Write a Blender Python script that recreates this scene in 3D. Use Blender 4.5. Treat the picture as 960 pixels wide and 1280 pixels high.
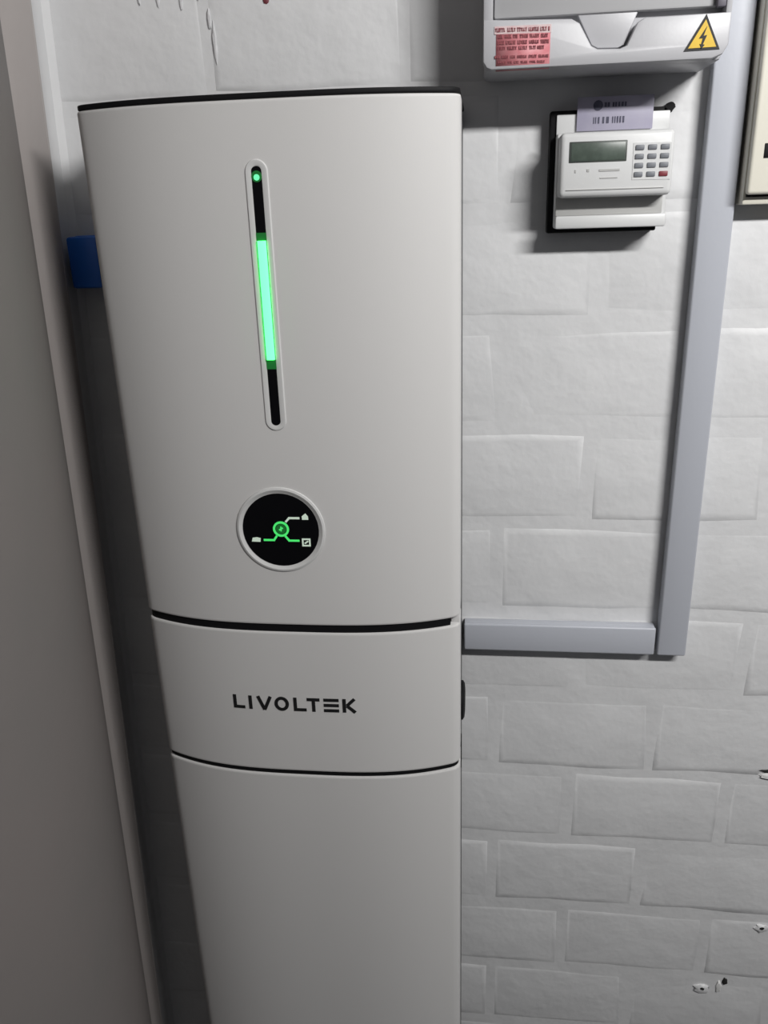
import bpy, bmesh, math, random
from mathutils import Vector, Matrix

random.seed(7)
for o in list(bpy.data.objects):
    bpy.data.objects.remove(o)
scene = bpy.context.scene
C = scene.collection
H = 1.5                      # eye height: the local heights below are measured from it

# ------------------------------------------------------------------ camera
cam_d = bpy.data.cameras.new('camera')
cam = bpy.data.objects.new('camera', cam_d)
C.objects.link(cam)
cam_d.sensor_fit = 'VERTICAL'
cam_d.sensor_height = 24.0
cam_d.lens = 24.0 * 1030.0 / 1280.0
cam_d.clip_start = 0.01
right = Vector((0.99327676, 0.11147622, -0.03121432))
down = Vector((0.00993319, -0.35071525, -0.93642947))
fwd = Vector((-0.11533695, 0.92982357, -0.34946462))
M = Matrix((right, -down, -fwd)).transposed().to_4x4()
M.translation = Vector((0.0, -0.85, H))
cam.matrix_world = M
scene.camera = cam

# ------------------------------------------------------------------ world, light, exposure
world = bpy.data.worlds.new('world')
scene.world = world
world.use_nodes = True
bgn = world.node_tree.nodes['Background']
bgn.inputs[0].default_value = (0.80, 0.82, 0.90, 1)
bgn.inputs[1].default_value = 0.075

ld = bpy.data.lights.new('tube_light', 'AREA')
ld.shape = 'RECTANGLE'
ld.size = 0.55
ld.size_y = 0.06
ld.energy = 20.5
ld.color = (1.0, 0.99, 0.975)
lo = bpy.data.objects.new('tube_light', ld)
lo.location = (0.72, -0.98, H + 0.55)
lo.rotation_euler = (Vector((-0.1, 0.0, H - 0.3)) - Vector(lo.location)).to_track_quat('-Z', 'Y').to_euler()
# keep the tube level along X while it faces the wall
zax = (Vector(lo.location) - Vector((lo.location.x, 0.0, H - 0.04))).normalized()
xax = Vector((1, 0, 0))
yax = zax.cross(xax).normalized()
lm = Matrix((xax, yax, zax)).transposed().to_4x4()
lm.translation = lo.location
lo.matrix_world = lm
C.objects.link(lo)

scene.view_settings.view_transform = 'Standard'
scene.view_settings.look = 'None'
scene.view_settings.gamma = 1.0
scene.view_settings.use_curve_mapping = False
scene.view_settings.exposure = 0.0

# ------------------------------------------------------------------ helpers
def lin(r, g, b):
    f = lambda c: (c / 255.0) / 12.92 if c <= 10 else (((c / 255.0) + 0.055) / 1.055) ** 2.4
    return (f(r), f(g), f(b), 1.0)

def mat(name, col, rough=0.5, bump=None, emit=None, estr=0.0, coat=0.0, mottled=None, spec=0.5, trans=0.0, metallic=0.0):
    m = bpy.data.materials.new(name)
    m.use_nodes = True
    nt = m.node_tree
    b = nt.nodes['Principled BSDF']
    b.inputs['Base Color'].default_value = col
    b.inputs['Roughness'].default_value = rough
    b.inputs['Specular IOR Level'].default_value = spec
    b.inputs['Coat Weight'].default_value = coat
    b.inputs['Metallic'].default_value = metallic
    b.inputs['Transmission Weight'].default_value = trans
    tc = nt.nodes.new('ShaderNodeTexCoord')
    geo = nt.nodes.new('ShaderNodeNewGeometry')
    if mottled:
        scale, c2, amount = mottled
        n = nt.nodes.new('ShaderNodeTexNoise')
        n.inputs['Scale'].default_value = scale
        n.inputs['Detail'].default_value = 5
        nt.links.new(geo.outputs['Position'], n.inputs['Vector'])
        r = nt.nodes.new('ShaderNodeMapRange')
        r.inputs[1].default_value = 0.38
        r.inputs[2].default_value = 0.66
        r.inputs[4].default_value = amount
        nt.links.new(n.outputs['Fac'], r.inputs[0])
        mx = nt.nodes.new('ShaderNodeMix')
        mx.data_type = 'RGBA'
        mx.inputs[6].default_value = col
        mx.inputs[7].default_value = c2
        nt.links.new(r.outputs[0], mx.inputs[0])
        nt.links.new(mx.outputs[2], b.inputs['Base Color'])
    if bump:
        prev = None
        for scale, dist, detail in bump:
            n = nt.nodes.new('ShaderNodeTexNoise')
            n.inputs['Scale'].default_value = scale
            n.inputs['Detail'].default_value = detail
            nt.links.new(geo.outputs['Position'], n.inputs['Vector'])
            bp = nt.nodes.new('ShaderNodeBump')
            bp.inputs['Strength'].default_value = 1.0
            bp.inputs['Distance'].default_value = dist
            nt.links.new(n.outputs['Fac'], bp.inputs['Height'])
            if prev:
                nt.links.new(prev.outputs[0], bp.inputs['Normal'])
            prev = bp
        nt.links.new(prev.outputs[0], b.inputs['Normal'])
    if emit:
        b.inputs['Emission Color'].default_value = emit
        b.inputs['Emission Strength'].default_value = estr
    return m

MT = {}
MT['brick_paint'] = mat('white_brick_paint', (0.69, 0.693, 0.70, 1), 0.55, bump=[(22, 0.0022, 3), (110, 0.0003, 4)],
                        mottled=(9, (0.63, 0.632, 0.64, 1), 0.6))
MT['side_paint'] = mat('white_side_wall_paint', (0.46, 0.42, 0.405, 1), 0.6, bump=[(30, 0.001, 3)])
MT['pier_paint'] = mat('mauve_grey_pier_paint', (0.17, 0.152, 0.146, 1), 0.6, bump=[(18, 0.0008, 3)],
                       mottled=(6, (0.152, 0.143, 0.138, 1), 0.7))
MT['floor'] = mat('grey_concrete_floor', (0.12, 0.117, 0.115, 1), 0.7, bump=[(60, 0.001, 5)], mottled=(5, (0.09, 0.09, 0.088, 1), 1))
MT['ceiling'] = mat('white_ceiling_paint', (0.7, 0.7, 0.69, 1), 0.7, bump=[(80, 0.0005, 3)])
MT['shell'] = mat('white_coated_steel', (0.62, 0.612, 0.605, 1), 0.5, spec=0.3, bump=[(700, 0.00003, 2)])
MT['bezel'] = mat('white_bezel_plastic', (0.62, 0.62, 0.615, 1), 0.4, bump=[(500, 0.00003, 2)])
MT['black'] = mat('black_plastic', (0.005, 0.005, 0.006, 1), 0.6, spec=0.2, bump=[(500, 0.00003, 2)])
MT['gloss_black'] = mat('gloss_black_panel', (0.003, 0.003, 0.004, 1), 0.5, spec=0.1, bump=[(200, 0.00001, 2)])
MT['housing'] = mat('dark_grey_housing', (0.045, 0.047, 0.05, 1), 0.55, bump=[(300, 0.0001, 2)])
MT['ink'] = mat('black_ink', (0.006, 0.006, 0.007, 1), 0.6, bump=[(900, 0.00001, 2)])
MT['green_light'] = mat('green_light_bar', (0.05, 0.4, 0.15, 1), 0.4, emit=(0.055, 0.8, 0.13, 1), estr=5.0)
MT['green_led'] = mat('green_led', (0.05, 0.4, 0.15, 1), 0.4, emit=(0.16, 0.95, 0.42, 1), estr=1.0)
MT['green_dim'] = mat('green_dim_end', (0.01, 0.08, 0.02, 1), 0.4, emit=(0.01, 0.28, 0.04, 1), estr=0.25)
MT['green_icon'] = mat('green_icon', (0.05, 0.4, 0.1, 1), 0.4, emit=(0.05, 0.62, 0.12, 1), estr=0.9)
MT['pale_icon'] = mat('pale_icon', (0.4, 0.45, 0.4, 1), 0.4, emit=(0.5, 0.62, 0.5, 1), estr=0.55)
MT['trunk'] = mat('cool_white_trunking_plastic', (0.46, 0.477, 0.525, 1), 0.4, bump=[(200, 0.00008, 2)])
MT['box'] = mat('white_moulded_plastic', (0.46, 0.46, 0.48, 1), 0.4, bump=[(300, 0.00005, 2)])
MT['smoke'] = mat('greyish_door_plastic', (0.42, 0.42, 0.43, 1), 0.35, bump=[(300, 0.00004, 2)])
MT['meter'] = mat('white_meter_plastic', (0.64, 0.645, 0.645, 1), 0.4, bump=[(300, 0.00005, 2)])
MT['meter_grey'] = mat('meter_grey_and_recess_shade', (0.42, 0.42, 0.41, 1), 0.45, bump=[(300, 0.00005, 2)])
MT['lcd'] = mat('grey_green_lcd', (0.085, 0.11, 0.092, 1), 0.35, mottled=(160, (0.065, 0.085, 0.07, 1), 1))
MT['lcd_frame'] = mat('dark_lcd_frame', (0.05, 0.06, 0.055, 1), 0.5, mottled=(90, (0.06, 0.07, 0.06, 1), 1))
MT['key'] = mat('slate_grey_key', (0.17, 0.18, 0.20, 1), 0.5, bump=[(500, 0.00005, 2)])
MT['red_key'] = mat('dark_red_key', (0.20, 0.03, 0.04, 1), 0.5, bump=[(500, 0.00005, 2)])
MT['card'] = mat('lilac_card', (0.33, 0.315, 0.41, 1), 0.45, mottled=(60, (0.36, 0.345, 0.43, 1), 1))
MT['card_ink'] = mat('navy_card_print', (0.05, 0.05, 0.085, 1), 0.6, mottled=(200, (0.08, 0.08, 0.12, 1), 1))
MT['cream'] = mat('cream_enclosure_paint', (0.77, 0.745, 0.65, 1), 0.45, bump=[(200, 0.0001, 3)])
MT['blue'] = mat('deep_blue_plastic', (0.015, 0.13, 0.55, 1), 0.4, bump=[(300, 0.00005, 2)])
MT['label_red'] = mat('faded_red_label', (0.56, 0.175, 0.20, 1), 0.55, mottled=(120, (0.62, 0.26, 0.28, 1), 1))
MT['label_white'] = mat('pinkish_white_label', (0.66, 0.52, 0.52, 1), 0.55, mottled=(150, (0.6, 0.42, 0.43, 1), 1))
MT['label_ink'] = mat('dark_red_print', (0.19, 0.035, 0.05, 1), 0.6, mottled=(300, (0.3, 0.08, 0.09, 1), 1))
MT['yellow'] = mat('warning_yellow', (0.72, 0.47, 0.015, 1), 0.45, mottled=(150, (0.66, 0.42, 0.02, 1), 1))
MT['latch'] = mat('mauve_grey_latch', (0.12, 0.11, 0.135, 1), 0.5, bump=[(300, 0.00005, 2)])
MT['hole'] = mat('dark_drill_hole', (0.012, 0.012, 0.011, 1), 0.9, bump=[(300, 0.0002, 2)])
MT['chip'] = mat('bare_white_filler', (0.78, 0.78, 0.77, 1), 0.7, bump=[(300, 0.0003, 3)])
MT['drip'] = mat('paint_drip', (0.60, 0.60, 0.61, 1), 0.5, bump=[(200, 0.0002, 2)])
MT['speck'] = mat('dark_red_speck', (0.16, 0.03, 0.04, 1), 0.6, bump=[(200, 0.0002, 2)])

def link(o, parent=None):
    C.objects.link(o)
    if parent is not None:
        o.parent = parent
        o.matrix_parent_inverse = Matrix.Translation(-Vector(parent.location))
    return o

def smooth(me, angle=math.radians(35)):
    for p in me.polygons:
        p.use_smooth = True
    try:
        me.set_sharp_from_angle(angle=angle)
    except Exception:
        pass

def obj(name, bm, m, parent=None, smo=True):
    bmesh.ops.recalc_face_normals(bm, faces=bm.faces)
    me = bpy.data.meshes.new(name)
    bm.to_mesh(me)
    bm.free()
    me.materials.append(MT[m])
    if smo:
        smooth(me)
    o = bpy.data.objects.new(name, me)
    return link(o, parent)

def thing(name, label, cat, loc, group=None):
    o = bpy.data.objects.new(name, None)
    o.location = loc
    o.empty_display_size = 0.05
    C.objects.link(o)
    o['label'] = label
    o['category'] = cat
    if group:
        o['group'] = group
    bpy.context.view_layer.update()
    return o

def struct(o, label=None):
    o['kind'] = 'structure'
    if label:
        o['label'] = label
    return o

def box_bm(x0, x1, y0, y1, z0, z1, bev=0.0, seg=2, bm=None):
    b2 = bmesh.new()
    bmesh.ops.create_cube(b2, size=1.0)
    for v in b2.verts:
        v.co = Vector((x0 + (v.co.x + 0.5) * (x1 - x0), y0 + (v.co.y + 0.5) * (y1 - y0), z0 + (v.co.z + 0.5) * (z1 - z0) + H))
    if bev > 0:
        bmesh.ops.bevel(b2, geom=list(b2.edges), offset=bev, segments=seg, profile=0.5, affect='EDGES')
    if bm is None:
        return b2
    tmp = bpy.data.meshes.new('tmp')
    b2.to_mesh(tmp)
    b2.free()
    bm.from_mesh(tmp)
    bpy.data.meshes.remove(tmp)
    return bm

def prism(pts, ya, yb, bm=None, bev=0.0):
    """polygon in (x, local z), extruded from ya (front) to yb (back)"""
    if bm is None:
        bm = bmesh.new()
    fr = [bm.verts.new((x, ya, z + H)) for x, z in pts]
    bk = [bm.verts.new((x, yb, z + H)) for x, z in pts]
    ff = bm.faces.new(fr)
    bm.faces.new(bk[::-1])
    n = len(pts)
    for i in range(n):
        bm.faces.new((fr[i], bk[i], bk[(i + 1) % n], fr[(i + 1) % n]))
    if bev:
        bm.normal_update()
        bmesh.ops.bevel(bm, geom=list(ff.edges), offset=bev, segments=2, profile=0.5, affect='EDGES')
    return bm

# ------------------------------------------------------------------ the setting
CEIL = 0.90
FLOOR = -H
struct(obj('floor', box_bm(-1.4, 2.2, -2.6, 0.12, FLOOR - 0.1, FLOOR), 'floor'))
struct(obj('ceiling', box_bm(-1.4, 2.2, -2.6, 0.12, CEIL, CEIL + 0.1), 'ceiling'))

COURSE, BLEN, Z0 = 0.1075, 0.185, -0.1165
XL, XR = -0.46, 2.2
MORTAR_Y = 0.0009
wall = struct(obj('wall_back', box_bm(-0.75, XR, MORTAR_Y, 0.12, FLOOR, CEIL), 'brick_paint'),
              'white painted brick wall behind the equipment')

def brick_mesh(length, height, seed, m='brick_paint'):
    rr = random.Random(seed)
    bm = bmesh.new()
    j = lambda s=0.0011: rr.uniform(-s, s)
    hw, hh = length / 2, height / 2
    def ring(w, h, y, js):
        pts = [(-w, -h), (-w / 3, -h), (w / 3, -h), (w, -h), (w, h), (w / 3, h), (-w / 3, h), (-w, h)]
        return [bm.verts.new((x + j(js), y, z + j(js))) for x, z in pts]
    r0 = ring(hw - 0.0005, hh - 0.0005, 0.0032, 0.0010)
    r1 = ring(hw - 0.0045, hh - 0.0045, 0.0007, 0.0016)
    r2 = ring(hw - 0.0110, hh - 0.0110, 0.0, 0.0022)
    n = len(r0)
    for a, b in ((r0, r1), (r1, r2)):
        for i in range(n):
            bm.faces.new((a[i], a[(i + 1) % n], b[(i + 1) % n], b[i]))
    bm.faces.new(r2)
    bmesh.ops.recalc_face_normals(bm, faces=bm.faces)
    me = bpy.data.meshes.new('brick')
    bm.to_mesh(me)
    bm.free()
    me.materials.append(MT[m])
    for p in me.polygons:
        p.use_smooth = True
    return me

full = [brick_mesh(BLEN - 0.004, COURSE - 0.0045, s) for s in range(6)]
full_cool = [brick_mesh(BLEN - 0.002, COURSE - 0.002, s) for s in range(4)]
ends = {}
rb = random.Random(3)
k0 = int(math.floor((Z0 - FLOOR) / COURSE))
row = -k0
while True:
    zb = Z0 + row * COURSE
    zt = zb + COURSE
    if zb > CEIL - 0.02:
        break
    z_lo, z_hi = max(zb, FLOOR), min(zt, CEIL)
    # course -0.5465..-0.439 has its joints at 0.1125 + n * length
    off = 0.1125 if (row % 2 == 0) else 0.02
    n = int(math.floor((XL - off) / BLEN))
    x = off + n * BLEN
    while x < XR:
        x0, x1 = max(x, -0.47), min(x + BLEN, XR)
        cool = zb > 0.05 and x0 < 0.0
        if x1 - x0 > 0.03 and z_hi - z_lo > 0.02:
            if x1 - x0 > BLEN - 0.001 and z_hi - z_lo > COURSE - 0.001:
                me = full_cool[rb.randrange(4)] if cool else full[rb.randrange(6)]
            else:
                key = (round(x1 - x0, 3), round(z_hi - z_lo, 3), cool)
                if key not in ends:
                    ends[key] = brick_mesh(x1 - x0 - 0.003, z_hi - z_lo - 0.0035, 50)
                me = ends[key]
            o = bpy.data.objects.new('brick', me)
            o.location = ((x0 + x1) / 2, (rb.uniform(0.0002, 0.0003) if cool else (rb.uniform(0.0002, 0.0007) if zb > -0.43 else rb.uniform(0.0000, 0.0006))), (z_lo + z_hi) / 2 + H + rb.uniform(-0.001, 0.001))
            o.rotation_euler = (0, 0, 0) if cool else (rb.uniform(-0.009, 0.007), rb.uniform(-0.007, 0.007), rb.uniform(-0.003, 0.003))
            C.objects.link(o)
            o.parent = wall
        x += BLEN
    row += 1

# left return wall beside the unit (it leans a little, as the old wall does)
def slab(profile_top, profile_bot, z0, z1):
    bm = bmesh.new()
    a = [bm.verts.new((x, y, z0 + H)) for x, y in profile_bot]
    b = [bm.verts.new((x, y, z1 + H)) for x, y in profile_top]
    n = len(a)
    bm.faces.new(a)
    bm.faces.new(b[::-1])
    for i in range(n):
        bm.faces.new((a[i], a[(i + 1) % n], b[(i + 1) % n], b[i]))
    return bm

def xlean(z):
    return -0.3965 + 0.034 * (z - 0.15)

def strip_prof(z):
    x = xlean(z)
    return [(x - 0.030, 0.0), (x - 0.001, -0.053), (x + 0.010, -0.15), (x + 0.010, -0.20), (x - 0.17, -0.20), (x - 0.17, 0.0)]
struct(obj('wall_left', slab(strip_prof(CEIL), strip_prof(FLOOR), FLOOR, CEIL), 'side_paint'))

# plaster cove in the corner between return wall and back wall
def cove_prof(z):
    x = xlean(z)
    pts = [(x - 0.04, 0.004), (x - 0.012, -0.055), (x - 0.0005, -0.056)]
    for i in range(1, 8):
        t = i / 8
        pts.append((x - 0.0005 - 0.021 * t ** 0.8 + 0.016 * max(0.0, t - 0.6), -0.056 + 0.056 * t))
    pts += [(x - 0.010, 0.0), (x - 0.010, 0.004)]
    return pts
struct(obj('trim_1', slab(cove_prof(CEIL), cove_prof(FLOOR), FLOOR, CEIL), 'brick_paint'), 'white plaster cove running down the corner')

# rounded pier standing forward of the return wall, at the left edge of the picture
def pier_prof(z):
    R_ = 0.60
    px, py = -0.366 + 0.0225 * (z - 0.13), -0.17
    cx, cy = px - R_ * 0.876, py - R_ * 0.48
    pts = []
    a0, a1 = math.radians(42), math.radians(-90)
    for i in range(41):
        a = a0 + (a1 - a0) * i / 40
        pts.append((cx + R_ * math.cos(a), cy + R_ * math.sin(a)))
    pts += [(-1.4, pts[-1][1]), (-1.4, pts[0][1])]
    return pts
struct(obj('wall_left_pier', slab(pier_prof(CEIL), pier_prof(FLOOR), FLOOR, CEIL), 'pier_paint'), 'mauve grey rounded pier at the left')

# drill holes, paint chips and drips on the brick wall
def blob(name, x, z, rx, rz, m, h=0.0012, parent=wall, seed=0, y=-0.0004):
    rr = random.Random(seed)
    bm = bmesh.new()
    n = 14
    rings = []
    for k, (s, yy) in enumerate(((1.0, 0.003), (0.95, -h * 0.4), (0.6, -h))):
        rings.append([bm.verts.new((x + rx * s * math.cos(2 * math.pi * i / n) * rr.uniform(0.62, 1.2), y + yy,
                                    z + H + rz * s * math.sin(2 * math.pi * i / n) * rr.uniform(0.62, 1.2))) for i in range(n)])
    for a, b in zip(rings, rings[1:]):
        for i in range(n):
            bm.faces.new((a[i], a[(i + 1) % n], b[(i + 1) % n], b[i]))
    bm.faces.new(rings[-1])
    bm.faces.new(rings[0][::-1])
    return obj(name, bm, m, parent)

for i, (x, z, rx, rz, hx, hz) in enumerate([(0.3640, -0.8845, 0.0090, 0.0070, 0.0045, 0.0032), (0.3016, -0.9960, 0.011, 0.0085, 0.005, 0.0034)]):
    c = blob('chipped_filler', x, z, rx, rz, 'brick_paint', 0.0018, seed=i)
    blob('drill_hole', x, z + 0.001, hx, hz, 'hole', 0.0022, seed=i + 5)
blob('drill_hole', 0.3297, -0.981, 0.0035, 0.0055, 'hole', 0.0016, seed=11)
blob('chipped_filler', 0.3230, -0.990, 0.004, 0.011, 'chip', 0.0014, seed=12)
blob('chipped_filler', 0.3440, -0.6490, 0.013, 0.0048, 'chip', 0.0020, seed=13)
blob('drill_hole', 0.3440, -0.6422, 0.012, 0.0022, 'hole', 0.0016, seed=14)
for i, (x, z, rx, rz) in enumerate([(-0.2497, 0.1470, 0.0022, 0.018), (-0.253, 0.166, 0.0016, 0.010), (-0.300, 0.184, 0.0018, 0.008), (-0.278, 0.182, 0.0016, 0.010), (-0.318, 0.186, 0.0014, 0.007), (-0.262, 0.187, 0.0020, 0.006)]):
    blob('paint_drip', x, z, rx, rz, 'drip', 0.0014, seed=20 + i, y=0.0002)
blob('red_speck', -0.1985, 0.1775, 0.0035, 0.0028, 'speck', 0.0012, seed=30, y=0.0004)

# ------------------------------------------------------------------ the energy storage unit
UX, UW = -0.172, 0.1545
def fy(x):
    u = min(1.0, abs((x - UX) / UW))
    return -(0.15 + 0.025 * (1 - u ** 3))

def shell_profile(inset=0.0, y_back=-0.115):
    """outline in plan, from right-back round the front to left-back"""
    hw = UW - inset
    front = []
    r = 0.007
    n = 40
    for i in range(n + 1):
        u = math.cos(math.pi * i / n)          # 1 .. -1, denser at the corners
        x = u * hw
        y = -(0.15 + 0.025 * (1 - abs(u) ** 3)) + inset
        d = hw - abs(x)
        if d < r:                              # round the corner into the side
            y += (r - math.sqrt(max(0.0, r * r - (r - d) ** 2))) * 0.9
        front.append((UX + x, y))
    return [(UX + hw, y_back)] + front + [(UX - hw, y_back)]

def shell(z0, z1, bev=0.0016, y_back=-0.115, inset=0.0):
    bm = bmesh.new()
    rings = []
    for ins, z in ((bev, z0), (bev * 0.3, z0 + bev * 0.3), (0, z0 + bev), (0, z0 + bev * 1.6), (0, z1 - bev * 1.6), (0, z1 - bev), (bev * 0.3, z1 - bev * 0.3), (bev, z1)):
        rings.append([bm.verts.new((x, y, z + H)) for x, y in shell_profile(inset + ins, y_back)])
    n = len(rings[0])
    for a, b in zip(rings, rings[1:]):
        for i in range(n):
            bm.faces.new((a[i], a[(i + 1) % n], b[(i + 1) % n], b[i]))
    bm.faces.new(rings[0][::-1])
    bm.faces.new(rings[-1])
    return bm

def surf_poly(pts, lift0, lift1, bm=None):
    """small flat polygon in (x, z) wrapped on the curved front, from lift0 (inside) to lift1 (outside)"""
    if bm is None:
        bm = bmesh.new()
    fr = [bm.verts.new((x, fy(x) - lift1, z + H)) for x, z in pts]
    bk = [bm.verts.new((x, fy(x) - lift0, z + H)) for x, z in pts]
    bm.faces.new(fr)
    bm.faces.new(bk[::-1])
    n = len(pts)
    for i in range(n):
        bm.faces.new((fr[i], bk[i], bk[(i + 1) % n], fr[(i + 1) % n]))
    return bm

def stroke(p, q, w, lift0, lift1, bm, ext=0.0):
    d = Vector((q[0] - p[0], q[1] - p[1]))
    d.normalize()
    nrm = Vector((-d.y, d.x)) * (w / 2)
    p = (p[0] - d.x * ext, p[1] - d.y * ext)
    q = (q[0] + d.x * ext, q[1] + d.y * ext)
    surf_poly([(p[0] + nrm.x, p[1] + nrm.y), (p[0] - nrm.x, p[1] - nrm.y), (q[0] - nrm.x, q[1] - nrm.y), (q[0] + nrm.x, q[1] + nrm.y)], lift0, lift1, bm)

def loft(loops, closed_inner=None):
    """loops: lists of (x, z, lift) -> skin between them"""
    bm = bmesh.new()
    rings = [[bm.verts.new((x, fy(x) - l, z + H)) for x, z, l in lp] for lp in loops]
    n = len(rings[0])
    for a, b in zip(rings, rings[1:]):
        for i in range(n):
            bm.faces.new((a[i], a[(i + 1) % n], b[(i + 1) % n], b[i]))
    return bm

def stadium(x, ztop, zbot, r, lift, n=12, xs=0.0):
    pts = []
    for i in range(n + 1):
        a = math.pi * i / n
        pts.append((x + xs + r * math.cos(a), ztop - r + r * math.sin(a), lift))
    m = 6
    for k in range(1, m):
        pts.append((x + xs - r, ztop - r + (zbot + r - (ztop - r)) * k / m, lift))
    for i in range(n + 1):
        a = math.pi + math.pi * i / n
        pts.append((x - xs * 0 + r * math.cos(a), zbot + r + r * math.sin(a), lift))
    for k in range(1, m):
        pts.append((x + r, zbot + r + (ztop - r - (zbot + r)) * k / m, lift))
    return pts

def circ(x, z, r, lift, n=48):
    return [(x + r * math.cos(2 * math.pi * i / n), z + r * math.sin(2 * math.pi * i / n), lift) for i in range(n)]

S1T, S1B = -0.3685, -0.3765          # seam between inverter cover and wiring cover
S2T, S2B = -0.5350, -0.5402          # seam between wiring cover and battery
TOP = 0.0785

inv = thing('hybrid_inverter', 'white curved wall inverter with green light strip, round black display and dark lettering', 'inverter', (UX, -0.08, H + S2B))
obj('back_housing', box_bm(UX - UW + 0.003, UX + UW - 0.0015, -0.118, -0.0015, S2B + 0.0008, TOP - 0.001, 0.003), 'housing', inv)
cap = obj('top_cap', shell(TOP - 0.0005, TOP + 0.0036, 0.0010, -0.004, 0.0006), 'black', inv)
cover = obj('front_cover', shell(S1T, TOP - 0.0008), 'shell', inv)
wcover = obj('wiring_cover', shell(S2T, S1B), 'shell', inv)
# black shadow gap strip; it stops short of the right corner
bm = bmesh.new()
prof = [p for p in shell_profile(0.0016, -0.116)]
prof = [p for p in prof if p[0] < -0.0262]
prof = [(-0.0262, -0.116)] + prof
a = [bm.verts.new((x, y, S1B - 0.0004 + H)) for x, y in prof]
b = [bm.verts.new((x, y, S1T + 0.0004 + H)) for x, y in prof]
n = len(prof)
for i in range(n):
    bm.faces.new((a[i], a[(i + 1) % n], b[(i + 1) % n], b[i]))
bm.faces.new(a)
bm.faces.new(b[::-1])
obj('seam_strip', bm, 'black', inv)
obj('corner_post', box_bm(-0.0262, UX + UW - 0.0006, -0.146, -0.116, S1B - 0.001, S1T + 0.001, 0.001), 'shell', inv)
obj('lower_seam', shell(S2B + 0.0005, S2T + 0.0003, 0.0003, -0.116, 0.0014), 'black', inv)

# light strip
LX, LT, LB = -0.1745, 0.0310, -0.1750
obj('light_bezel', loft([stadium(LX, LT + 0.0054, LB - 0.0050, 0.0095, -0.0004), stadium(LX, LT + 0.0044, LB - 0.0040, 0.0085, 0.0010),
                         stadium(LX, LT + 0.0038, LB - 0.0034, 0.0079, 0.0011), stadium(LX, LT + 0.0004, LB - 0.0004, 0.0041, 0.0003),
                         stadium(LX, LT + 0.0004, LB - 0.0004, 0.0041, -0.0012)]), 'bezel', cover)
bm = bmesh.new()
surf_poly([(x, z) for x, z, l in stadium(LX, LT, LB, 0.0043, 0)], -0.002, 0.0003, bm)
strip = obj('light_strip', bm, 'gloss_black', inv)
GT, GB = -0.0240, -0.1185
def bar(z0, z1, w, lift):
    b2 = bmesh.new()
    surf_poly([(LX - w, z0), (LX + w, z0), (LX + w, z1), (LX - w, z1)], -0.001, lift, b2)
    return b2
b2 = bmesh.new()
prof_ = [(-0.0036, 0.0), (-0.0033, 0.0020), (-0.0018, 0.0029), (0.0018, 0.0029), (0.0033, 0.0020), (0.0036, 0.0)]
va = [b2.verts.new((LX + dx, fy(LX) - l, GB + H)) for dx, l in prof_]
vb = [b2.verts.new((LX + dx, fy(LX) - l, GT + H)) for dx, l in prof_]
for i in range(6):
    b2.faces.new((va[i], va[(i + 1) % 6], vb[(i + 1) % 6], vb[i]))
b2.faces.new(va)
b2.faces.new(vb[::-1])
obj('lit_segment', b2, 'green_light', strip)
obj('dim_end', bar(GT, GT + 0.006, 0.0042, 0.0005), 'green_dim', strip)
obj('dim_end', bar(GB - 0.008, GB, 0.0042, 0.0005), 'green_dim', strip)
b2 = bmesh.new()
surf_poly([(x, z) for x, z, l in circ(LX, 0.0228, 0.0023, 0, 16)], -0.001, 0.0009, b2)
obj('status_led', b2, 'green_led', strip)
b2 = bmesh.new()
surf_poly([(x, z) for x, z, l in circ(LX, 0.0235, 0.0042, 0, 20)], -0.001, 0.0005, b2)
obj('dim_end', b2, 'green_dim', strip)

# round display
DX, DZ, DR = -0.1780, -0.2720, 0.0350
obj('display_bezel', loft([circ(DX, DZ, DR + 0.0062, -0.001), circ(DX, DZ, DR + 0.0054, 0.0012), circ(DX, DZ, DR + 0.0036, 0.0017),
                           circ(DX, DZ, DR + 0.0004, 0.0001), circ(DX, DZ, DR + 0.0004, -0.0012)]), 'bezel', cover)
b2 = bmesh.new()
# fan so that the disc follows the curve of the front
cen = b2.verts.new((DX, fy(DX) - 0.0004, DZ + H))
prevring = None
for rr_ in (0.012, 0.024, DR):
    ring = [b2.verts.new((x, fy(x) - 0.0004, z + H)) for x, z, l in circ(DX, DZ, rr_, 0)]
    for i in range(48):
        if prevring is None:
            b2.faces.new((cen, ring[i], ring[(i + 1) % 48]))
        else:
            b2.faces.new((prevring[i], ring[i], ring[(i + 1) % 48], prevring[(i + 1) % 48]))
    prevring = ring
back = [b2.verts.new((x, fy(x) + 0.001, z + H)) for x, z, l in circ(DX, DZ, DR, 0)]
for i in range(48):
    b2.faces.new((prevring[i], back[i], back[(i + 1) % 48], prevring[(i + 1) % 48]))
disp = obj('display', b2, 'gloss_black', inv)
L0, L1 = -0.0002, 0.0009
b2 = bmesh.new()
rx, rz, rr_ = -0.1776, -0.2709, 0.0064
for i in range(24):
    a0, a1 = 2 * math.pi * i / 24, 2 * math.pi * (i + 1) / 24
    o_, i_ = rr_ + 0.0010, rr_ - 0.0010
    surf_poly([(rx + o_ * math.cos(a0), rz + o_ * math.sin(a0)), (rx + i_ * math.cos(a0), rz + i_ * math.sin(a0)),
               (rx + i_ * math.cos(a1), rz + i_ * math.sin(a1)), (rx + o_ * math.cos(a1), rz + o_ * math.sin(a1))], L0, L1, b2)
obj('energy_ring_icon', b2, 'green_icon', disp)
b2 = bmesh.new()
surf_poly([(x, z) for x, z, l in circ(rx, rz, 0.0048, 0, 20)], L0, 0.0006, b2)
obj('ring_centre', b2, 'green_dim', disp)
b2 = bmesh.new()
stroke((rx - 0.0018, rz - 0.001), (rx + 0.0018, rz + 0.0012), 0.0014, L0, L1, b2)
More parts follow.
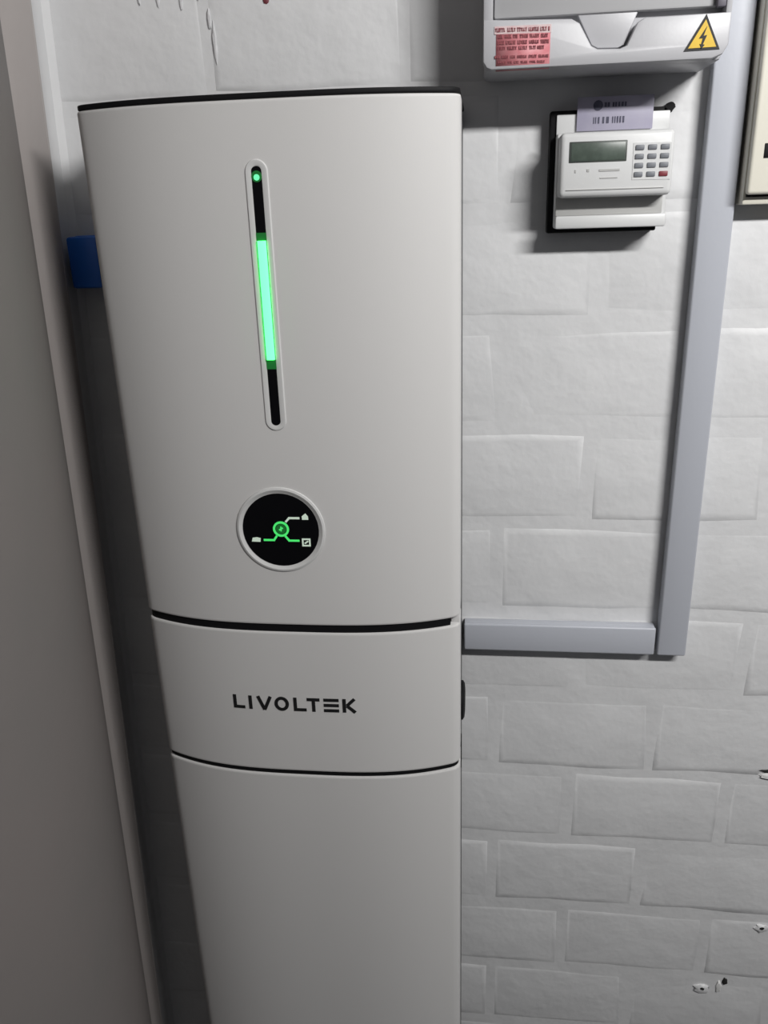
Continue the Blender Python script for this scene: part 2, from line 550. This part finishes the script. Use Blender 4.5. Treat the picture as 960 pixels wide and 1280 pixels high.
stroke((rx, rz - 0.0022), (rx, rz + 0.0024), 0.0011, L0, L1, b2)
obj('ring_mark', b2, 'green_icon', disp)
for pts, m_ in (([(-0.1725, -0.2636), (-0.1695, -0.2602), (-0.1606, -0.2602)], 'pale_icon'),
                ([(-0.1822, -0.2780), (-0.1848, -0.2817), (-0.1938, -0.2817)], 'green_icon'),
                ([(-0.1738, -0.2780), (-0.1708, -0.2820), (-0.1620, -0.2820)], 'green_icon')):
    b2 = bmesh.new()
    for p, q in zip(pts, pts[1:]):
        stroke(p, q, 0.0019, L0, L1, b2, 0.0006)
    obj('flow_line', b2, m_, disp)
b2 = bmesh.new()
hx, hz = -0.1550, -0.2590
surf_poly([(hx - 0.0026, hz - 0.0026), (hx + 0.0030, hz - 0.0026), (hx + 0.0028, hz + 0.0004), (hx + 0.0006, hz + 0.0034), (hx - 0.0028, hz + 0.0006)], L0, L1, b2)
obj('house_icon', b2, 'pale_icon', disp)
b2 = bmesh.new()
gx, gz = -0.2012, -0.2816
surf_poly([(gx - 0.0044, gz - 0.0018), (gx + 0.0036, gz - 0.0020), (gx + 0.0040, gz + 0.0016), (gx + 0.0006, gz + 0.0024), (gx - 0.0034, gz + 0.0018)], L0, L1, b2)
obj('panel_icon', b2, 'pale_icon', disp)
b2 = bmesh.new()
gx, gz = -0.1552, -0.2833
for p, q in (((gx - 0.0032, gz + 0.0028), (gx + 0.0032, gz + 0.0028)), ((gx - 0.0032, gz - 0.0034), (gx + 0.0032, gz - 0.0034)),
             ((gx - 0.0032, gz + 0.0028), (gx - 0.0032, gz - 0.0034)), ((gx + 0.0032, gz + 0.0028), (gx + 0.0032, gz - 0.0034)), ((gx - 0.001, gz - 0.001), (gx + 0.0012, gz + 0.0006))):
    stroke(p, q, 0.0014, L0, L1, b2, 0.0006)
obj('battery_icon', b2, 'pale_icon', disp)

# lettering on the wiring cover
b2 = bmesh.new()
def tx(zx):
    return -0.2404 + (zx - 62) / 816.0 * 0.1230
T, B = -0.4482, -0.4634
W = 0.0033
def st(p, q, w=W):
    stroke(p, q, w, -0.0003, 0.0004, b2)
hW = W / 2
# L
st((tx(62) + hW, T), (tx(62) + hW, B)); st((tx(62), B + hW), (tx(140), B + hW))
# I
st((tx(179), T), (tx(179), B))
# V
st((tx(232), T), (tx(272), B)); st((tx(316), T), (tx(272), B))
# O
ox, oz = tx(389), (T + B) / 2
orx, orz = (tx(437) - tx(341)) / 2, (T - B) / 2 + 0.0004
for i in range(28):
    a0, a1 = 2 * math.pi * i / 28, 2 * math.pi * (i + 1) / 28
    surf_poly([(ox + orx * math.cos(a0), oz + orz * math.sin(a0)), (ox + (orx - W) * math.cos(a0), oz + (orz - W) * math.sin(a0)),
               (ox + (orx - W) * math.cos(a1), oz + (orz - W) * math.sin(a1)), (ox + orx * math.cos(a1), oz + orz * math.sin(a1))], -0.0003, 0.0004, b2)
# L
st((tx(468) + hW, T), (tx(468) + hW, B)); st((tx(468), B + hW), (tx(552), B + hW))
# T
st((tx(557), T - hW), (tx(641), T - hW)); st((tx(600), T), (tx(600), B))
# E: three bars
for zz in (T - hW, (T + B) / 2, B + hW):
    st((tx(667), zz), (tx(766), zz))
# K
st((tx(790) + hW, T), (tx(790) + hW, B)); st((tx(818), (T + B) / 2), (tx(868), T)); st((tx(818), (T + B) / 2), (tx(872), B))
obj('lettering', b2, 'ink', wcover)['label'] = 'black spaced capitals LIVOLTEK'

# rotary isolator knob on the right side
bm = bmesh.new()
n = 28
ky, kz, kr = -0.085, -0.503, 0.021
rings = []
for xk, rk in ((UX + UW - 0.003, kr), (UX + UW + 0.0016, kr), (UX + UW + 0.0034, kr * 0.86), (UX + UW + 0.0040, kr * 0.6)):
    rings.append([bm.verts.new((xk, ky + rk * math.cos(2 * math.pi * i / n), kz + rk * math.sin(2 * math.pi * i / n) + H)) for i in range(n)])
for a, b in zip(rings, rings[1:]):
    for i in range(n):
        bm.faces.new((a[i], a[(i + 1) % n], b[(i + 1) % n], b[i]))
bm.faces.new(rings[0][::-1]); bm.faces.new(rings[-1])
obj('isolator_knob', bm, 'black', inv)

bat = thing('battery_cabinet', 'tall plain white battery cabinet under the wiring cover', 'battery', (UX, -0.08, H + FLOOR))
obj('back_housing', box_bm(UX - UW + 0.003, UX + UW - 0.0015, -0.118, -0.0015, FLOOR + 0.03, S2B - 0.0008, 0.003), 'housing', bat)
obj('front_cover', shell(FLOOR + 0.05, S2B - 0.0002), 'shell', bat)
obj('plinth', shell(FLOOR + 0.0, FLOOR + 0.049, 0.002, -0.02, 0.012), 'black', bat)
obj('side_vent', box_bm(UX + UW - 0.004, UX + UW + 0.0006, -0.105, -0.09, -0.5765, -0.5420, 0.0008), 'black', bat)

# ------------------------------------------------------------------ distribution board at the top
BX0, BX1, BZ0, BZ1 = -0.0010, 0.1930, 0.1012, 0.345
BD = -0.080
db = thing('distribution_board', 'white plastic distribution board at the top edge with red label and yellow warning triangle', 'electrical box', ((BX0 + BX1) / 2, 0, H + BZ0))
obj('body', box_bm(BX0 + 0.001, BX1 - 0.001, BD + 0.014, -0.0015, BZ0, BZ1, 0.004), 'box', db)
# lower ledge of the front with a finger notch in its upper edge
ledge = [(BX0, BZ0 + 0.006), (BX0 + 0.003, BZ0 + 0.0015), (BX0 + 0.007, BZ0), (BX1 - 0.012, BZ0), (BX1 - 0.004, BZ0 + 0.003), (BX1, BZ0 + 0.010), (BX1, 0.1335),
         (0.1270, 0.1330), (0.1215, 0.1300), (0.1140, 0.1140), (0.1090, 0.1120), (0.0910, 0.1125), (0.0860, 0.1150), (0.0760, 0.1315), (0.0695, 0.1350), (0.0130, 0.1370), (BX0, 0.1380)]
obj('front_ledge', prism(ledge, BD, BD + 0.0145, bev=0.0018), 'box', db)
obj('upper_frame', box_bm(BX0, BX1, BD, BD + 0.0145, 0.322, BZ1, 0.003), 'box', db)
for sx, sz in (((BX0, 0.0068), 0.1365), ((0.1885, BX1), 0.1325)):
    obj('side_frame', box_bm(sx[0], sx[1], BD + 0.0004, BD + 0.0145, sz, 0.3225, 0.0012), 'box', db)
door = obj('door_flap', box_bm(0.0075, 0.1880, BD + 0.005, BD + 0.012, 0.1385, 0.320, 0.002), 'smoke', db)
tabp = [(0.0745, 0.1390), (0.0870, 0.1165), (0.0920, 0.1140), (0.1080, 0.1135), (0.1125, 0.1155), (0.1225, 0.1390)]
obj('finger_recess', prism(tabp, BD + 0.0075, BD + 0.0142, bev=0.001), 'box', db)
obj('latch', box_bm(0.1812, 0.1880, BD - 0.0012, BD + 0.006, 0.1370, 0.1480, 0.0012), 'latch', db)

# red label, its lower end folded under the edge
rl = bmesh.new()
LBX0, LBX1 = 0.0096, 0.0530
lz1 = 0.1267
for (y0, z0, y1, z1) in ((BD - 0.0005, lz1, BD - 0.0005, BZ0 + 0.0029), (BD - 0.0005, BZ0 + 0.0029, BD + 0.0027, BZ0 - 0.0004), (BD + 0.0027, BZ0 - 0.0004, BD + 0.008, BZ0 - 0.0004)):
    vs = [rl.verts.new(v) for v in ((LBX0, y0, z0 + H), (LBX1, y0, z0 + H), (LBX1, y1, z1 + H), (LBX0, y1, z1 + H))]
    rl.faces.new(vs)
bmesh.ops.remove_doubles(rl, verts=list(rl.verts), dist=0.00005)
red = obj('warning_label', rl, 'label_red', db)
red['label'] = 'faded red text label'
sm = red.modifiers.new('thickness', 'SOLIDIFY')
sm.thickness = 0.0004
obj('label_header', prism([(LBX0 - 0.0015, lz1), (LBX1 + 0.0005, lz1 - 0.0008), (LBX1 + 0.0005, lz1 + 0.0052), (LBX0 - 0.0015, lz1 + 0.0056)], BD - 0.0006, BD - 0.0001), 'label_white', red)
rt = random.Random(12)
for zrow, hrow, x0r, x1r in ((0.1292, 0.0030, 0.0088, 0.0532), (0.1245, 0.0026, 0.0110, 0.0520), (0.1202, 0.0028, 0.0106, 0.0528), (0.1161, 0.0026, 0.0110, 0.0510), (0.1098, 0.0022, 0.0086, 0.0530), (0.1058, 0.0018, 0.0113, 0.0510)):
    bm = bmesh.new()
    x = x0r
    while x < x1r - 0.001:
        wl = rt.choice((3, 4, 5, 6))
        for c_ in range(wl):
            w_ = rt.uniform(0.0008, 0.0012)
            if x + w_ > x1r:
                break
            hh = hrow * rt.choice((1.0, 1.0, 0.85))
            kind = rt.randrange(3)
            zz = zrow - (x - 0.03) * 0.02
            ya, yb = BD - 0.0011, BD - 0.0004
            if kind == 0:
                prism([(x, zz - hh / 2), (x + w_ * .45, zz - hh / 2), (x + w_ * .45, zz + hh / 2), (x, zz + hh / 2)], ya, yb, bm)
                prism([(x + w_ * .45, zz - hh / 2), (x + w_, zz - hh / 2), (x + w_, zz - hh / 4), (x + w_ * .45, zz - hh / 4)], ya, yb, bm)
            elif kind == 1:
                prism([(x, zz - hh / 2), (x + w_, zz - hh / 2), (x + w_, zz + hh / 2), (x, zz + hh / 2)], ya, yb, bm)
            else:
                prism([(x, zz + hh / 5), (x + w_, zz + hh / 5), (x + w_, zz + hh / 2), (x, zz + hh / 2)], ya, yb, bm)
                prism([(x + w_ * .3, zz - hh / 2), (x + w_ * .75, zz - hh / 2), (x + w_ * .75, zz + hh / 5), (x + w_ * .3, zz + hh / 5)], ya, yb, bm)
            x += w_ + 0.00035
        x += rt.uniform(0.0008, 0.0016)
    obj('text_row', bm, 'label_ink', red, smo=False)

# warning triangle
tri = [(0.1585, 0.1072), (0.1862, 0.1076), (0.1738, 0.1326)]
def shrink(pts, k):
    cx, cz = sum(p[0] for p in pts) / 3, sum(p[1] for p in pts) / 3
    return [(cx + (p[0] - cx) * k, cz + (p[1] - cz) * k) for p in pts]
wt = obj('warning_triangle', prism(tri, BD - 0.0006, BD + 0.001), 'ink', db)
wt['label'] = 'yellow triangle with a black lightning bolt'
obj('yellow_field', prism(shrink(tri, 0.78), BD - 0.0010, BD - 0.0002), 'yellow', wt)
tcx, tcz = 0.1728, 0.1157
bolt = [(0.0022, 0.0085), (-0.0034, 0.0000), (-0.0004, 0.0002), (-0.0014, -0.0042), (-0.0026, -0.0038), (-0.0008, -0.0072), (0.0014, -0.0046), (0.0000, -0.0042), (0.0026, 0.0022), (0.0000, 0.0018)]
obj('lightning_bolt', prism([(tcx + a, tcz + b) for a, b in bolt], BD - 0.0014, BD - 0.0006), 'ink', wt)

# ------------------------------------------------------------------ trunking
def trunking(name, label, x0, x1, z0, z1, vertical):
    t = thing(name, label, 'trunking', ((x0 + x1) / 2, 0, H + z0), 'plastic cable trunking on the brick wall')
    obj('base', box_bm(x0 + 0.0008, x1 - 0.0008, -0.0125, -0.0008, z0 + 0.0008, z1 - 0.0008, 0.0006), 'trunk', t)
    obj('lid', box_bm(x0, x1, -0.0165, -0.0115, z0, z1, 0.0022, 3), 'trunk', t)
    return t
trunking('cable_trunking', 'vertical white cable trunking running down beside the keypad meter', 0.1980, 0.2290, -0.4815, CEIL - 0.002, True)
trunking('cable_trunking', 'short horizontal white cable trunking between the inverter and the upright trunking', -0.0165, 0.1950, -0.4812, -0.4475, False)

# ------------------------------------------------------------------ keypad meter
mt = thing('prepaid_meter', 'white keypad electricity meter with grey-green display under the distribution board', 'meter', (0.115, 0, H - 0.028))
obj('black_slab', box_bm(0.0600, 0.1600, -0.016, -0.0008, -0.0305, 0.0740, 0.0015), 'black', mt)  # black slab behind the meter, showing past its left and bottom edges
obj('body', box_bm(0.0655, 0.1645, -0.031, -0.0155, -0.0262, 0.0545, 0.002), 'meter', mt)
obj('terminal_cover', box_bm(0.0655, 0.1645, -0.0185, -0.0155, 0.0535, 0.0705, 0.001), 'meter', mt)
front = obj('front_panel', box_bm(0.0668, 0.1640, -0.0525, -0.030, 0.0002, 0.0535, 0.0045, 3), 'meter', mt)
obj('recess_shade', box_bm(0.0665, 0.1610, -0.0322, -0.0300, -0.0150, 0.0008, 0.0005), 'meter_grey', mt)  # grey tone stands in for shade in the lower recess of the white meter
obj('bottom_lip', box_bm(0.0660, 0.1640, -0.0390, -0.030, -0.0262, -0.0150, 0.0018), 'meter', mt)
obj('front_ridge', box_bm(0.0730, 0.1570, -0.0533, -0.0515, 0.0062, 0.0070, 0.0002), 'meter_grey', front)
lf = obj('display_frame', box_bm(0.0745, 0.1238, -0.0531, -0.051, 0.0288, 0.0458, 0.0006), 'lcd_frame', mt)
obj('display', box_bm(0.0765, 0.1222, -0.0534, -0.0525, 0.0302, 0.0444, 0.0002), 'lcd', lf)
bm = bmesh.new()
for (x0, x1, z0, z1) in ((0.0800, 0.0812, 0.0208, 0.0232), (0.0905, 0.0925, 0.0212, 0.0234), (0.1010, 0.1185, 0.0212, 0.0230), (0.1020, 0.1170, 0.0154, 0.0162)):
    box_bm(x0, x1, -0.0530, -0.052, z0, z1, 0, bm=bm)
obj('printed_marks', bm, 'meter_grey', front)
bm = bmesh.new()
prism([(0.1295, 0.0135), (0.1618, 0.0130), (0.1610, 0.0428), (0.1290, 0.0432)], -0.0529, -0.0515, bm)
pad = obj('keypad', bm, 'meter', mt)
for r in range(4):
    for c_ in range(3):
        kx = 0.1345 + c_ * 0.0106
        kz = 0.0393 - r * 0.0072
        obj('key', box_bm(kx - 0.0037, kx + 0.0037, -0.0541, -0.0525, kz - 0.0021, kz + 0.0021, 0.0007, 2), 'red_key' if (r == 3 and c_ == 2) else 'key', pad)
bm = bmesh.new()
prism([(0.1660 + 0.0042 * math.cos(a) * (1 if math.sin(a) > -0.3 else 0.6), 0.0735 + 0.0045 * math.sin(a)) for a in [2 * math.pi * i / 12 for i in range(12)]], -0.010, -0.0008, bm)
obj('mounting_screw', bm, 'black', mt)

cd = thing('lilac_card', 'lilac card with dark print tucked above the keypad meter', 'card', (0.1145, -0.032, H + 0.058))
obj('card_sheet', box_bm(0.0830, 0.1492, -0.0212, -0.0200, 0.0560, 0.0836, 0.0003), 'card', cd)
bm = bmesh.new()
prism([(0.1010 + 0.0042 * math.cos(2 * math.pi * i / 16), 0.0765 + 0.0042 * math.sin(2 * math.pi * i / 16)) for i in range(16)], -0.0217, -0.0211, bm)
obj('printed_dot', bm, 'card_ink', cd)
for zc, h_, spans in ((0.0768, 0.0036, ((0.1065, 0.1085), (0.1092, 0.1112), (0.1135, 0.1150), (0.1158, 0.1172), (0.1185, 0.1200), (0.1212, 0.1230), (0.1240, 0.1256))),
                      (0.0645, 0.0052, ((0.0975, 0.0982), (0.0992, 0.1000), (0.1015, 0.1028), (0.1055, 0.1070), (0.1088, 0.1110), (0.1140, 0.1148), (0.1160, 0.1168), (0.1180, 0.1192), (0.1204, 0.1216), (0.1230, 0.1244)))):
    bm = bmesh.new()
    for x0, x1 in spans:
        box_bm(x0, x1, -0.0217, -0.0211, zc - h_ / 2, zc + h_ / 2, 0, bm=bm)
    obj('print_line', bm, 'card_ink', cd)

# ------------------------------------------------------------------ cream enclosure at the right edge
cr = thing('cream_enclosure', 'cream metal enclosure cut off by the right edge of the picture', 'electrical box', (0.38, 0, H - 0.011))
obj('body', box_bm(0.2320, 0.530, -0.026, -0.0008, -0.0105, 0.42, 0.002), 'cream', cr)
obj('lid', box_bm(0.2325, 0.5295, -0.036, -0.0275, -0.0020, 0.415, 0.003, 3), 'cream', cr)
obj('gasket', box_bm(0.2345, 0.5275, -0.0285, -0.0255, -0.0040, 0.413, 0.0005), 'black', cr)
obj('slot', box_bm(0.2428, 0.2520, -0.0366, -0.034, 0.0275, 0.0395, 0.0005), 'black', cr)

# ------------------------------------------------------------------ blue box in the gap at the left
bl = thing('blue_isolator', 'small deep blue plastic box in the dark gap left of the inverter', 'isolator', (-0.395, 0, H - 0.07))
obj('base', box_bm(-0.408, -0.377, -0.018, -0.0008, -0.071, -0.020, 0.0015), 'blue', bl)
obj('cover', box_bm(-0.4105, -0.3790, -0.032, -0.0175, -0.0700, -0.0205, 0.003), 'blue', bl)
obj('side_piece', box_bm(-0.3795, -0.3765, -0.028, -0.004, -0.064, -0.027, 0.0006), 'black', bl)  # black piece covering the right side face of the box

bpy.context.view_layer.update()
